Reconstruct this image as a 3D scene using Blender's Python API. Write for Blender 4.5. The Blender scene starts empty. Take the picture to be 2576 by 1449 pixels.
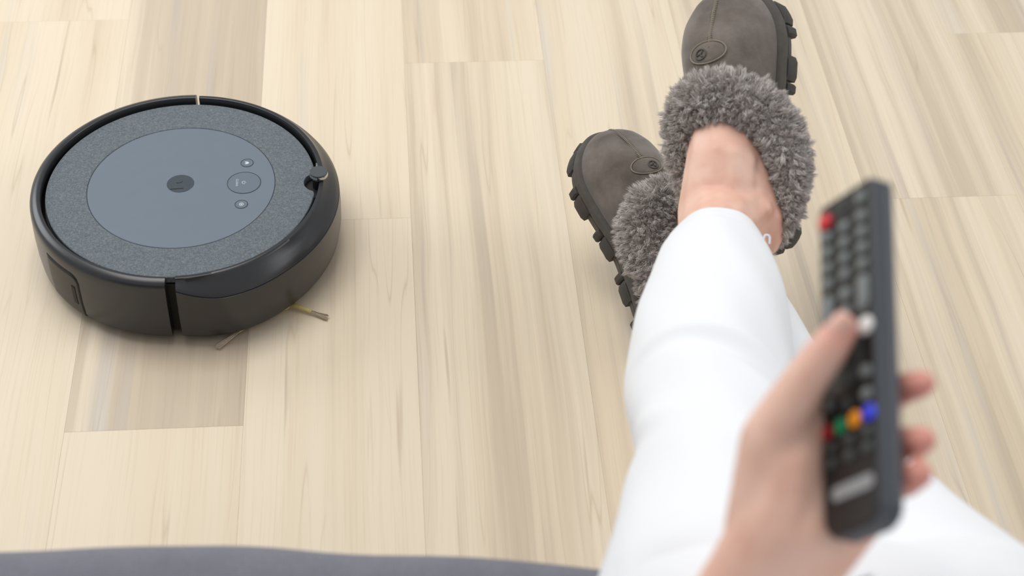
import bpy, bmesh, math, random
import numpy as np
from mathutils import Vector, Matrix
from mathutils.kdtree import KDTree

random.seed(7)
rng = np.random.default_rng(7)
scene = bpy.context.scene
col = scene.collection

# ------------------------------------------------------------------ camera
CAM = Vector((0.0, 0.0, 1.3276))
FWD = Vector((0.06692786, 0.72276679, -0.6878436))
RGT = Vector((0.99721226, -0.07124973, 0.02216251))
UPV = Vector((0.03299034, 0.68740937, 0.7255205))
cam_d = bpy.data.cameras.new('camera')
cam_d.sensor_width = 36.0
cam_d.lens = 4314.19 / 2576 * 36.0
cam_d.clip_start = 0.02
cam_d.dof.use_dof = True
cam_d.dof.focus_distance = 1.89
cam_d.dof.aperture_fstop = 5.4
cam = bpy.data.objects.new('camera', cam_d)
col.objects.link(cam)
cam.matrix_world = Matrix(((RGT.x, UPV.x, -FWD.x, CAM.x), (RGT.y, UPV.y, -FWD.y, CAM.y),
                           (RGT.z, UPV.z, -FWD.z, CAM.z), (0, 0, 0, 1)))
scene.camera = cam

# ------------------------------------------------------------------ light
world = bpy.data.worlds.new('room_light')
scene.world = world
world.use_nodes = True
wb = world.node_tree.nodes['Background']
wb.inputs[0].default_value = (0.97, 0.985, 1.0, 1)
wb.inputs[1].default_value = 0.50


def area(name, loc, target, sx, sy, power, color=(1, 1, 1)):
    d = bpy.data.lights.new(name, 'AREA')
    d.shape = 'RECTANGLE'
    d.size, d.size_y = sx, sy
    d.energy = power
    d.color = color
    o = bpy.data.objects.new(name, d)
    col.objects.link(o)
    o.location = loc
    o.rotation_euler = (Vector(target) - Vector(loc)).to_track_quat('-Z', 'Y').to_euler()
    return o


area('ceiling_light', (-0.6, 1.9, 2.6), (-0.6, 1.9, 0), 1.6, 1.6, 41, (1.0, 0.975, 0.94))
area('window_light', (-2.6, 3.2, 1.7), (0.1, 1.4, 0.1), 1.6, 1.6, 34, (0.93, 0.97, 1.0))

area('window_light', (2.9, 1.2, 1.8), (0.2, 1.4, 0.2), 1.4, 1.4, 22, (0.95, 0.98, 1.0))

vs = scene.view_settings
vs.view_transform = 'Standard'
vs.look = 'None'
vs.gamma = 1.0
vs.use_curve_mapping = False
vs.exposure = 0.0


# ------------------------------------------------------------------ helpers
def srgb(r, g, b):
    def f(c):
        c /= 255.0
        return c / 12.92 if c <= 0.04045 else ((c + 0.055) / 1.055) ** 2.4
    return (f(r), f(g), f(b), 1.0)


class NT:
    def __init__(self, name):
        self.m = bpy.data.materials.new(name)
        self.m.use_nodes = True
        self.t = self.m.node_tree
        self.b = self.t.nodes['Principled BSDF']

    def n(self, kind, **kw):
        nd = self.t.nodes.new(kind)
        for k, v in kw.items():
            setattr(nd, k, v)
        return nd

    def l(self, a, b):
        self.t.links.new(a, b)

    def math(self, op, a, b=None, c=None):
        nd = self.n('ShaderNodeMath', operation=op)
        for i, v in enumerate((a, b, c)):
            if v is None:
                continue
            if isinstance(v, (int, float)):
                nd.inputs[i].default_value = v
            else:
                self.l(v, nd.inputs[i])
        return nd.outputs[0]

    def ramp(self, fac, stops, interp='LINEAR'):
        nd = self.n('ShaderNodeValToRGB')
        cr = nd.color_ramp
        cr.interpolation = interp
        while len(cr.elements) < len(stops):
            cr.elements.new(0.5)
        for e, (p, c) in zip(cr.elements, stops):
            e.position = p
            e.color = c if len(c) == 4 else (*c, 1)
        self.l(fac, nd.inputs[0])
        return nd.outputs[0]

    def noise(self, vec, scale, detail=2.0, rough=0.5, dist=0.0):
        nd = self.n('ShaderNodeTexNoise')
        nd.inputs['Scale'].default_value = scale
        nd.inputs['Detail'].default_value = detail
        nd.inputs['Roughness'].default_value = rough
        nd.inputs['Distortion'].default_value = dist
        if vec is not None:
            self.l(vec, nd.inputs['Vector'])
        return nd.outputs[0]

    def mapping(self, vec, scale=(1, 1, 1), loc=None):
        nd = self.n('ShaderNodeMapping')
        nd.inputs['Scale'].default_value = scale
        if loc is not None:
            if isinstance(loc, tuple):
                nd.inputs['Location'].default_value = loc
            else:
                self.l(loc, nd.inputs['Location'])
        self.l(vec, nd.inputs['Vector'])
        return nd.outputs[0]

    def mix(self, fac, a, b, blend='MIX'):
        nd = self.n('ShaderNodeMix', data_type='RGBA', blend_type=blend)
        for idx, v in ((0, fac), (6, a), (7, b)):
            if isinstance(v, (int, float)):
                nd.inputs[idx].default_value = v
            elif isinstance(v, tuple):
                nd.inputs[idx].default_value = v
            else:
                self.l(v, nd.inputs[idx])
        return nd.outputs[2]

    def bump(self, h, strength, dist=0.001):
        nd = self.n('ShaderNodeBump')
        nd.inputs['Strength'].default_value = strength
        nd.inputs['Distance'].default_value = dist
        self.l(h, nd.inputs['Height'])
        self.l(nd.outputs[0], self.b.inputs['Normal'])


def plain(name, rgb, rough=0.5, metal=0.0, spec=0.5, noise=0.0, scale=200.0, bump=0.0):
    t = NT(name)
    c = srgb(*rgb)
    t.b.inputs['Roughness'].default_value = rough
    t.b.inputs['Metallic'].default_value = metal
    t.b.inputs['Specular IOR Level'].default_value = spec
    g = t.n('ShaderNodeTexCoord').outputs['Object']
    nz = t.noise(g, scale, 3)
    lo = tuple(x * (1 - noise) for x in c[:3])
    hi = tuple(min(1, x * (1 + noise)) for x in c[:3])
    t.l(t.ramp(nz, [(0.3, lo), (0.7, hi)]), t.b.inputs['Base Color'])
    if bump:
        t.bump(nz, bump, 0.0005)
    return t.m


def tag(o, label=None, cat=None, group=None, kind=None):
    if label:
        o['label'] = label
    if cat:
        o['category'] = cat
    if group:
        o['group'] = group
    if kind:
        o['kind'] = kind
    return o


def empty(name, mat):
    o = bpy.data.objects.new(name, None)
    o.empty_display_size = 0.05
    col.objects.link(o)
    o.matrix_world = mat
    return o


def link(name, me, mat, parent=None, smooth=True):
    if smooth:
        me.polygons.foreach_set('use_smooth', [True] * len(me.polygons))
    if mat is not None and not me.materials:
        me.materials.append(mat)
    o = bpy.data.objects.new(name, me)
    col.objects.link(o)
    if parent is not None:
        o.parent = parent
    return o


def mesh(name, verts, faces):
    me = bpy.data.meshes.new(name)
    me.from_pydata([tuple(v) for v in verts], [], faces)
    me.validate()
    bm = bmesh.new()
    bm.from_mesh(me)
    bmesh.ops.recalc_face_normals(bm, faces=bm.faces)
    bm.to_mesh(me)
    bm.free()
    return me


def from_bm(name, bm):
    bmesh.ops.recalc_face_normals(bm, faces=bm.faces)
    me = bpy.data.meshes.new(name)
    bm.to_mesh(me)
    bm.free()
    return me


def sharp(me, deg=35):
    me.set_sharp_from_angle(angle=math.radians(deg))
    return me


def catmull(pts, n, closed=False):
    P = np.array(pts, float)
    m = len(P)
    out = []
    segs = m if closed else m - 1
    for i in range(segs):
        if closed:
            p0, p1, p2, p3 = P[(i - 1) % m], P[i], P[(i + 1) % m], P[(i + 2) % m]
        else:
            p0, p1, p2, p3 = P[max(i - 1, 0)], P[i], P[i + 1], P[min(i + 2, m - 1)]
        for k in range(n):
            t = k / n
            out.append(0.5 * ((2 * p1) + (-p0 + p2) * t + (2 * p0 - 5 * p1 + 4 * p2 - p3) * t * t
                              + (-p0 + 3 * p1 - 3 * p2 + p3) * t ** 3))
    if not closed:
        out.append(P[-1])
    return np.array(out)


def disc_verts(r, z, n=96, cx=0.0, cy=0.0):
    return [(cx + r * math.cos(2 * math.pi * i / n), cy + r * math.sin(2 * math.pi * i / n), z) for i in range(n)]


def lathe(profile, n=128, a0=0.0, a1=2 * math.pi, rfun=None, cap=True, closed_profile=True):
    """profile: list of (r, z) or callable(theta) -> such a list."""
    full = abs((a1 - a0) - 2 * math.pi) < 1e-6
    V, F = [], []
    cols = n if full else n + 1
    m = None
    for i in range(cols):
        th = a0 + (a1 - a0) * i / n
        pr = profile(th) if callable(profile) else profile
        m = len(pr)
        for r, z in pr:
            V.append((r * math.cos(th), r * math.sin(th), z))
    for i in range(n):
        a, b = i * m, ((i + 1) % cols) * m
        for j in range(m if closed_profile else m - 1):
            k = (j + 1) % m
            F.append((a + j, b + j, b + k, a + k))
    if not full and cap and closed_profile:
        F.append(tuple(range(m)))
        F.append(tuple(range((cols - 1) * m, cols * m)))
    return V, F


def solid_disc(r, z0, z1, bev=0.0004, n=96, cx=0.0, cy=0.0):
    V = []
    rings = [(r, z0), (r, z1 - bev), (r - bev, z1)]
    for rr, z in rings:
        V += disc_verts(rr, z, n, cx, cy)
    F = [tuple(range(n - 1, -1, -1)), tuple(range(2 * n, 3 * n))]
    for k in range(2):
        for i in range(n):
            j = (i + 1) % n
            F.append((k * n + i, k * n + j, (k + 1) * n + j, (k + 1) * n + i))
    return V, F


def tube_path(pts, rad, n=10, closed=False):
    P = np.array(pts, float)
    m = len(P)
    V, F = [], []
    up = np.array([0, 0, 1.0])
    for i in range(m):
        if closed:
            t = P[(i + 1) % m] - P[i - 1]
        else:
            t = P[min(i + 1, m - 1)] - P[max(i - 1, 0)]
        t /= np.linalg.norm(t) + 1e-12
        a = np.cross(t, up)
        if np.linalg.norm(a) < 1e-3:
            a = np.cross(t, [1.0, 0, 0])
        a /= np.linalg.norm(a)
        b = np.cross(a, t)
        r = rad[i] if hasattr(rad, '__len__') else rad
        for k in range(n):
            an = 2 * math.pi * k / n
            V.append(P[i] + r * (math.cos(an) * a + math.sin(an) * b))
    for i in range(m if closed else m - 1):
        for k in range(n):
            k2 = (k + 1) % n
            i2 = (i + 1) % m
            F.append((i * n + k, i * n + k2, i2 * n + k2, i2 * n + k))
    if not closed:
        F.append(tuple(range(n)))
        F.append(tuple(range((m - 1) * n, m * n)))
    return V, F


def rbox(sx, sy, sz, bev, seg=2, loc=(0, 0, 0)):
    bm = bmesh.new()
    bmesh.ops.create_cube(bm, size=1.0)
    bmesh.ops.scale(bm, vec=(sx, sy, sz), verts=bm.verts)
    bmesh.ops.bevel(bm, geom=list(bm.edges), offset=bev, segments=seg, affect='EDGES', profile=0.5)
    bmesh.ops.translate(bm, vec=loc, verts=bm.verts)
    return from_bm('rbox', bm)


def evaluated(ob, name):
    dg = bpy.context.evaluated_depsgraph_get()
    me = bpy.data.meshes.new_from_object(ob.evaluated_get(dg))
    me.name = name
    return me


# ------------------------------------------------------------------ materials
def wood_material():
    t = NT('pale_wood_laminate')
    tc = t.n('ShaderNodeTexCoord').outputs['Object']
    info = t.n('ShaderNodeObjectInfo')
    sep = t.n('ShaderNodeSeparateColor')
    t.l(info.outputs['Color'], sep.inputs[0])
    seed = t.math('MULTIPLY', sep.outputs[1], 60.0)
    comb = t.n('ShaderNodeCombineXYZ')
    t.l(seed, comb.inputs[2])
    t.l(t.math('MULTIPLY', seed, 3.7), comb.inputs[1])
    shift = t.n('ShaderNodeVectorMath', operation='ADD')
    t.l(tc, shift.inputs[0])
    t.l(comb.outputs[0], shift.inputs[1])
    p = shift.outputs[0]
    # slow sideways wander of the grain
    wob = t.noise(t.mapping(p, (5, 2.2, 1)), 1.0, 2)
    wob = t.math('MULTIPLY_ADD', wob, 0.016, -0.008)
    cw = t.n('ShaderNodeCombineXYZ')
    t.l(wob, cw.inputs[0])
    warp = t.n('ShaderNodeVectorMath', operation='ADD')
    t.l(p, warp.inputs[0])
    t.l(cw.outputs[0], warp.inputs[1])
    q = warp.outputs[0]
    broad = t.noise(t.mapping(q, (17, 0.42, 1)), 1.0, 2.0)
    bands = t.noise(t.mapping(q, (58, 0.85, 1)), 1.0, 3.0, 0.55)
    fine = t.noise(t.mapping(q, (420, 6, 1)), 1.0, 2.0)
    cont = t.noise(t.mapping(q, (24, 0.75, 1), (3.1, 1.7, 0)), 1.0, 2.0, 0.45)
    hue = t.noise(t.mapping(q, (26, 1.0, 1), (9.3, 4.1, 0)), 1.0, 2.0)
    cream = srgb(231, 216, 193)
    beige = srgb(199, 183, 162)
    grey = srgb(189, 177, 167)
    yell = srgb(224, 207, 180)
    dark = t.mix(hue, grey, beige)
    dark = t.mix(t.ramp(hue, [(0.35, (0, 0, 0)), (0.42, (1, 1, 1)), (0.62, (1, 1, 1)), (0.68, (0, 0, 0))]), dark, beige)
    light = t.mix(t.ramp(broad, [(0.4, (0, 0, 0)), (0.65, (1, 1, 1))]), cream, yell)
    f = t.math('MULTIPLY_ADD', broad, 0.7, t.math('MULTIPLY', bands, 0.62))
    f = t.math('ADD', f, t.math('MULTIPLY_ADD', sep.outputs[0], 0.66, -0.50))
    base = t.mix(t.ramp(f, [(0.44, (0, 0, 0)), (0.56, (0.35, 0.35, 0.35)), (0.62, (0.7, 0.7, 0.7)), (0.80, (1, 1, 1))]), light, dark)
    pale = t.noise(t.mapping(q, (20, 0.9, 1), (2.2, 8.8, 0)), 1.0, 2.0)
    base = t.mix(t.math('MULTIPLY', t.ramp(pale, [(0.63, (0, 0, 0)), (0.72, (1, 1, 1))]), 0.6), base, srgb(215, 209, 200))
    fl = t.ramp(fine, [(0.28, (0.93, 0.92, 0.90)), (0.5, (1, 1, 1)), (0.72, (1.0, 1.0, 1.0))])
    base = t.mix(0.8, base, fl, 'MULTIPLY')
    # thin wavy growth lines: contours of a stretched noise
    fr = t.math('FRACT', t.math('MULTIPLY', cont, 7.0))
    d = t.math('ABSOLUTE', t.math('SUBTRACT', fr, 0.5))
    keep = t.ramp(t.noise(t.mapping(q, (30, 2.2, 1), (1.3, 7.7, 0)), 1.0, 2), [(0.46, (0, 0, 0)), (0.6, (1, 1, 1))])
    ln = t.ramp(d, [(0.0, (1, 1, 1)), (0.025, (0.3, 0.3, 0.3)), (0.06, (0, 0, 0))])
    lm = t.math('MULTIPLY', t.math('MULTIPLY', ln, keep), 0.34)
    base = t.mix(lm, base, srgb(176, 152, 122))
    # rare dark mineral streaks
    st = t.noise(t.mapping(q, (110, 2.6, 1), (5, 2, 0)), 1.0, 1.0)
    sm = t.math('MULTIPLY', t.ramp(st, [(0.72, (0, 0, 0)), (0.80, (1, 1, 1))]), 0.45)
    base = t.mix(sm, base, srgb(172, 150, 122))
    t.l(base, t.b.inputs['Base Color'])
    t.b.inputs['Roughness'].default_value = 0.42
    t.b.inputs['Specular IOR Level'].default_value = 0.35
    t.bump(fine, 0.05, 0.0003)
    return t.m


def fabric_material(name, c1, c2, scale, rough=0.95, bump=0.4, blotch=0.0):
    t = NT(name)
    tc = t.n('ShaderNodeTexCoord').outputs['Object']
    w1 = t.n('ShaderNodeTexWave', wave_type='BANDS', bands_direction='X')
    w2 = t.n('ShaderNodeTexWave', wave_type='BANDS', bands_direction='Y')
    for w in (w1, w2):
        w.inputs['Scale'].default_value = scale
        w.inputs['Distortion'].default_value = 1.5
        w.inputs['Detail'].default_value = 2
        w.inputs['Detail Scale'].default_value = 2
        t.l(tc, w.inputs['Vector'])
    h = t.math('MULTIPLY', w1.outputs[1], w2.outputs[1])
    nz = t.noise(tc, scale * 4, 2)
    h2 = t.math('MULTIPLY_ADD', nz, 0.6, t.math('MULTIPLY', h, 0.6))
    base = t.ramp(h2, [(0.25, srgb(*c1)), (0.75, srgb(*c2))])
    if blotch:
        bl = t.noise(tc, 30, 3)
        base = t.mix(t.math('MULTIPLY', bl, blotch), base, srgb(*c1))
    t.l(base, t.b.inputs['Base Color'])
    t.b.inputs['Roughness'].default_value = rough
    t.b.inputs['Specular IOR Level'].default_value = 0.2
    t.b.inputs['Sheen Weight'].default_value = 0.15
    t.bump(h2, bump, 0.0006)
    return t.m


def suede_material():
    t = NT('grey_brown_suede')
    tc = t.n('ShaderNodeTexCoord').outputs['Object']
    a = t.noise(tc, 22, 4, 0.6)
    b = t.noise(tc, 900, 2)
    base = t.ramp(a, [(0.32, srgb(88, 79, 73)), (0.5, srgb(106, 97, 90)), (0.68, srgb(122, 114, 107))])
    base = t.mix(0.35, base, t.ramp(b, [(0.3, (0.75, 0.75, 0.75)), (0.7, (1.15, 1.15, 1.15))]), 'MULTIPLY')
    t.l(base, t.b.inputs['Base Color'])
    t.b.inputs['Roughness'].default_value = 0.95
    t.b.inputs['Specular IOR Level'].default_value = 0.15
    t.b.inputs['Sheen Weight'].default_value = 0.35
    t.b.inputs['Sheen Roughness'].default_value = 0.5
    t.bump(b, 0.25, 0.0005)
    return t.m


def skin_material():
    t = NT('skin')
    tc = t.n('ShaderNodeTexCoord').outputs['Object']
    a = t.noise(tc, 26, 3)
    b = t.noise(tc, 420, 2)
    base = t.ramp(a, [(0.3, srgb(222, 170, 150)), (0.5, srgb(232, 188, 168)), (0.7, srgb(240, 202, 184))])
    # redder where blood shows: finger tips (masks painted per vertex)
    at = t.n('ShaderNodeAttribute', attribute_name='flush')
    base = t.mix(t.math('MULTIPLY', at.outputs['Fac'], 0.75), base, srgb(214, 120, 112))
    t.l(base, t.b.inputs['Base Color'])
    t.b.inputs['Roughness'].default_value = 0.5
    t.b.inputs['Subsurface Weight'].default_value = 0.12
    t.b.inputs['Subsurface Radius'].default_value = (0.01, 0.004, 0.002)
    t.b.inputs['Subsurface Scale'].default_value = 0.6
    t.bump(b, 0.08, 0.0006)
    return t.m


def fur_material():
    t = NT('grey_sheepskin')
    at = t.n('ShaderNodeAttribute', attribute_name='tone')
    base = t.ramp(at.outputs['Fac'], [(0.0, srgb(182, 174, 169)), (1.0, srgb(226, 220, 216))])
    t.l(base, t.b.inputs['Base Color'])
    t.b.inputs['Roughness'].default_value = 0.8
    t.b.inputs['Specular IOR Level'].default_value = 0.2
    t.b.inputs['Sheen Weight'].default_value = 0.2
    return t.m


M_WOOD = wood_material()
M_SUB = plain('subfloor_grey', (120, 108, 92), 0.9, noise=0.1, scale=20)
M_BLACK = plain('matt_black_plastic', (30, 30, 31), 0.42, noise=0.06)
M_RIM = plain('satin_black_plastic', (38, 39, 42), 0.29, spec=0.6, noise=0.05)
M_DARK = plain('deep_black_plastic', (14, 14, 15), 0.6, noise=0.05)
M_PLATE = plain('blue_grey_plastic', (106, 117, 129), 0.45, noise=0.015, scale=60)
def heather_material():
    t = NT('woven_grey_fabric')
    tc = t.n('ShaderNodeTexCoord').outputs['Object']
    a = t.noise(t.mapping(tc, (700, 420, 400)), 1.0, 3, 0.7)
    b = t.noise(t.mapping(tc, (330, 900, 400)), 1.0, 2, 0.6)
    h = t.math('ADD', t.math('MULTIPLY', a, 0.6), t.math('MULTIPLY', b, 0.4))
    t.l(t.ramp(h, [(0.34, srgb(84, 90, 95)), (0.5, srgb(103, 110, 115)), (0.66, srgb(124, 131, 136))]), t.b.inputs['Base Color'])
    t.b.inputs['Roughness'].default_value = 0.9
    t.b.inputs['Specular IOR Level'].default_value = 0.25
    t.bump(h, 0.35, 0.0005)
    return t.m


M_VFAB = heather_material()
M_BADGE = plain('smoked_gloss_plastic', (66, 74, 80), 0.25, noise=0.04)
M_BUTTON = plain('button_blue_grey', (101, 112, 123), 0.4, noise=0.015)
M_ICON = plain('pale_print', (205, 212, 218), 0.5, noise=0.02)
M_CHROME = plain('chrome', (190, 194, 198), 0.12, metal=1.0, noise=0.02)
M_CAP = plain('knob_grey', (70, 76, 80), 0.45, noise=0.03)
M_BRISTLE = plain('bristle_tan', (205, 190, 168), 0.7, noise=0.2, scale=900)
M_BRARM = plain('brush_arm_yellow', (206, 186, 120), 0.5, noise=0.1)
M_RUBBER = plain('wheel_rubber', (38, 38, 38), 0.8, noise=0.1)
M_SUEDE = suede_material()
M_SOLE = plain('dark_rubber_sole', (82, 78, 72), 0.75, noise=0.12, scale=120, bump=0.2)
M_LUG = plain('lug_rubber', (66, 63, 60), 0.75, noise=0.12, scale=120, bump=0.2)
M_STITCH = plain('stitch_thread', (140, 131, 116), 0.9, noise=0.15, scale=600)
M_LINING = plain('dark_fleece_lining', (74, 67, 60), 1.0, noise=0.3, scale=240, bump=0.8)
M_FUR = fur_material()
M_SKIN = skin_material()
M_NAIL = plain('nail', (226, 178, 162), 0.3, noise=0.03)
M_TROUSER = fabric_material('white_cotton', (232, 234, 238), (243, 245, 248), 500, bump=0.15)
M_SHIRT = fabric_material('white_jersey', (222, 224, 228), (238, 239, 242), 400, bump=0.15)
M_SOFA = fabric_material('slate_grey_upholstery', (98, 99, 108), (150, 151, 161), 150, bump=0.5, blotch=0.7)
M_SOFALEG = plain('dark_wood', (60, 44, 34), 0.5, noise=0.2, scale=30)
M_RBODY = plain('remote_charcoal', (70, 74, 80), 0.45, noise=0.05)
M_RFACE = plain('remote_black', (20, 21, 22), 0.35, noise=0.05)
M_RBTN = plain('remote_grey_button', (118, 124, 124), 0.5, noise=0.05)
M_RBTN2 = plain('remote_dark_button', (66, 70, 70), 0.5, noise=0.05)
M_RED = plain('red_button', (214, 42, 48), 0.4, noise=0.03)
M_DRED = plain('dark_red_button', (176, 20, 38), 0.4, noise=0.03)
M_GREEN = plain('green_button', (20, 140, 92), 0.4, noise=0.03)
M_AMBER = plain('amber_button', (240, 150, 24), 0.4, noise=0.03)
M_BLUE = plain('blue_button', (52, 66, 226), 0.4, noise=0.03)
M_WHITE = plain('white_button', (232, 232, 230), 0.4, noise=0.02)
M_LOGO = plain('silver_print', (150, 151, 152), 0.4, noise=0.03)

# ------------------------------------------------------------------ floor
PW = 0.182358
X0 = -0.345334
PL = 1.22
subfloor = link('floor', rbox(4.4, 4.6, 0.02, 0.001, 1, (0.05, 1.5, -0.0215)), M_SUB, smooth=False)
tag(subfloor, 'pale wood-look laminate plank floor', 'floor', kind='structure')


def plank_mesh():
    w, l, h, b = PW - 0.0001, PL - 0.0001, 0.0105, 0.00015
    V, F = [], []
    for (ins, z) in ((0, -h), (0, -b), (b, 0.0)):
        for sx, sy in ((-1, -1), (1, -1), (1, 1), (-1, 1)):
            V.append((sx * (w / 2 - ins), sy * (l / 2 - ins), z))
    F = [(3, 2, 1, 0), (8, 9, 10, 11)]
    for k in (0, 4):
        for i in range(4):
            j = (i + 1) % 4
            F.append((k + i, k + j, k + 4 + j, k + 4 + i))
    return mesh('plank', V, F)


plank_me = plank_mesh()
plank_me.materials.append(M_WOOD)
JOINT = {0: 1.2025, 1: 1.5205, 2: 1.8262, 3: 0.880, 4: 2.19, 5: 1.5286, 6: 1.8631, -1: 0.72, -2: 1.31, -3: 1.05, 7: 1.2, 8: 0.9}
# (darkness 0..1) of the planks in view: strip, index from the joint (0 = beyond it, -1 = nearer)
TONE = {(0, 0): 0.80, (0, -1): 0.16, (1, 0): 0.34, (1, -1): 0.34, (2, 0): 0.38, (2, -1): 0.55, (3, 0): 0.46,
        (3, -1): 0.45, (4, -1): 0.52, (4, 0): 0.5, (5, 0): 0.62, (5, -1): 0.5, (6, 0): 0.55, (6, -1): 0.46, (-1, 0): 0.28,
        (-1, 1): 0.3, (-1, -1): 0.3}
for k in range(-11, 15):
    jy = JOINT.get(k, 0.7 + ((k * 0.437) % 1.0) * PL)
    for i in range(-3, 3):
        yc = jy + (i + 0.5) * PL
        if yc > 4.4 or yc < -1.6:
            continue
        o = bpy.data.objects.new('plank', plank_me)
        col.objects.link(o)
        o.parent = subfloor
        o.location = (X0 + (k + 0.5) * PW, yc, 0)
        o.color = (TONE.get((k, i), 0.25 + 0.5 * random.random()), ((k * 0.6180 + i * 0.3247 + 0.113) % 1.0), 0, 1)

# ------------------------------------------------------------------ robot vacuum
VAC = Vector((-0.2359, 1.4877, 0.0))
vac = empty('robot_vacuum', Matrix.Translation(VAC))
tag(vac, 'round black robot vacuum with grey fabric top cover on the floor', 'robot vacuum')
D = math.radians


def bumper_r(th):
    a = abs(math.degrees(th))
    r = 0.1745
    r += 0.0018 * math.exp(-((a - 62) / 12) ** 2)
    if a > 70:
        r -= 0.0085 * ((a - 70) / 20) ** 1.6
    return r


def bumper_edge(th):
    a = abs(math.degrees(th))
    z = 0.0715
    if a > 72:
        z += 0.011 * ((a - 72) / 17) ** 1.4
    return z


def bumper_profile(th):
    R = bumper_r(th)
    ze = bumper_edge(th)
    ri = 0.1530
    return [(ri + 0.003, 0.050), (ri, 0.080), (ri, 0.0905), (ri + 0.0006, 0.0917), (ri + 0.0018, 0.0922),
            (ri + 0.005, 0.0916), (ri + 0.3 * (R - ri), 0.0898), (ri + 0.55 * (R - ri), 0.086 * 0.6 + 0.4 * ze + 0.002),
            (ri + 0.8 * (R - ri), 0.35 * 0.086 + 0.65 * ze + 0.0018), (R - 0.0007, ze + 0.0009), (R, ze),
            (R - 0.0006, ze - 0.0012), (R + 0.0004, ze - 0.0016), (R + 0.0012, 0.052), (R + 0.0008, 0.035),
            (R - 0.002, 0.018), (R - 0.005, 0.0115), (R - 0.009, 0.010), (0.150, 0.010), (0.150, 0.05)]


V, F = lathe(bumper_profile, 128, D(-88.4), D(86.0))
bumper = link('bumper', sharp(mesh('bumper', V, F), 40), M_RIM, vac)

BR = 0.1662


def back_profile(th):
    ri = 0.1535
    return [(ri + 0.003, 0.050), (ri, 0.080), (ri, 0.0900), (ri + 0.0007, 0.0914), (ri + 0.002, 0.0920),
            (ri + 0.0045, 0.0915), (ri + 0.0085, 0.0899), (ri + 0.0112, 0.0875), (ri + 0.0124, 0.0835), (BR, 0.0770),
            (BR + 0.0004, 0.055), (BR, 0.035), (BR - 0.0015, 0.018), (BR - 0.004, 0.0115), (BR - 0.008, 0.010),
            (0.150, 0.010), (0.150, 0.05)]


V, F = lathe(back_profile, 128, D(87.6), D(267.8))
shell = link('rear_shell', sharp(mesh('rear_shell', V, F), 40), M_RIM, vac)

# chassis and dark well under the cover
V, F = lathe([(0.0001, 0.008), (0.149, 0.008), (0.1505, 0.012), (0.1505, 0.076), (0.0001, 0.076)], 96)
link('chassis', sharp(mesh('chassis', V, F), 40), M_DARK, vac)


def side_patch(th0, th1, z0, z1, off, thick, corner=0.0, n=24):
    """Curved panel lying on the rear shell's side wall."""
    def rad(z):
        pts = [(0.010, BR - 0.008), (0.0115, BR - 0.004), (0.018, BR - 0.0015), (0.035, BR), (0.055, BR + 0.0004), (0.0755, BR), (0.082, 0.1655), (0.0865, 0.164)]
        return float(np.interp(z, [a for a, _ in pts], [b for _, b in pts]))
    V, F = [], []
    m = 12
    for s in (off, off - thick):
        for i in range(n + 1):
            th = th0 + (th1 - th0) * i / n
            top = z1
            if corner:
                e = (th1 - th) * BR
                if e < corner:
                    top = z1 - corner * (1 - math.sqrt(max(0, 1 - (1 - e / corner) ** 2)))
            for j in range(m + 1):
                z = z0 + (top - z0) * j / m
                r = rad(z) + s
                V.append((r * math.cos(th), r * math.sin(th), z))
    w = m + 1
    S = (n + 1) * w
    for i in range(n):
        for j in range(m):
            a = i * w + j
            F.append((a, a + w, a + w + 1, a + 1))
            F.append((S + a, S + a + 1, S + a + w + 1, S + a + w))
    for i in range(n):
        for j in (0, m):
            a = i * w + j
            F.append((a, a + w, S + a + w, S + a))
    for i in (0, n):
        for j in range(m):
            a = i * w + j
            F.append((a, a + 1, S + a + 1, S + a))
    return mesh('patch', V, F)


groove = link('bin_seam', side_patch(D(-146.6), D(-127.8), 0.0128, 0.0745, 0.0003, 0.002, 0.012), M_DARK, vac)
bindoor = link('bin_release_panel', side_patch(D(-146.0), D(-128.3), 0.0125, 0.0733, 0.0007, 0.002, 0.0115), M_BLACK, vac)
link('release_slot', side_patch(D(-132.0), D(-130.2), 0.030, 0.056, 0.0012, 0.001), M_DARK, bindoor)

# fabric cover with the notch for the front sensor
NOTCH_C, NOTCH_R = 0.1525, 0.0165
out = []
for i in range(240):
    th = 2 * math.pi * i / 240
    x, y = 0.1490 * math.cos(th), 0.1490 * math.sin(th)
    if math.hypot(x - NOTCH_C, y) < NOTCH_R and x > 0:
        continue
    out.append((x, y, th if th < math.pi else th - 2 * math.pi))
out.sort(key=lambda q: q[2])
ring = [(x, y) for x, y, _ in out]
ca = math.acos((NOTCH_C - 0.1475) / NOTCH_R)
ytop = ring[-1]
for i in range(25):
    a = math.pi - 1.25 + 2.5 * i / 24
    ring.append((NOTCH_C + NOTCH_R * math.cos(-a + 2 * math.pi) , NOTCH_R * math.sin(a)))
# order: fabric edge runs from just below the notch round the back to just above it, then along the notch
edge = [(x, y) for x, y, th in sorted(out, key=lambda q: q[2] % (2 * math.pi))]
notch = []
a_top = math.atan2(edge[0][1], edge[0][0] - NOTCH_C)
for i in range(1, 24):
    a = -a_top + (2 * math.pi - 2 * (math.pi - a_top) - 2 * (2 * a_top - math.pi) * 0) * 0
    an = (2 * math.pi - a_top) + (a_top - (2 * math.pi - a_top)) * i / 24
    notch.append((NOTCH_C + NOTCH_R * math.cos(an), NOTCH_R * math.sin(an)))
outline = edge + notch
n = len(outline)
RI = 0.1039
bm = bmesh.new()
cen = Vector((0, 0, 0))


def ringv(pts, z, inset=0.0):
    r = []
    for x, y in pts:
        l = math.hypot(x, y)
        s = (l - inset) / l
        r.append(bm.verts.new((x * s, y * s, z)))
    return r


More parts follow.
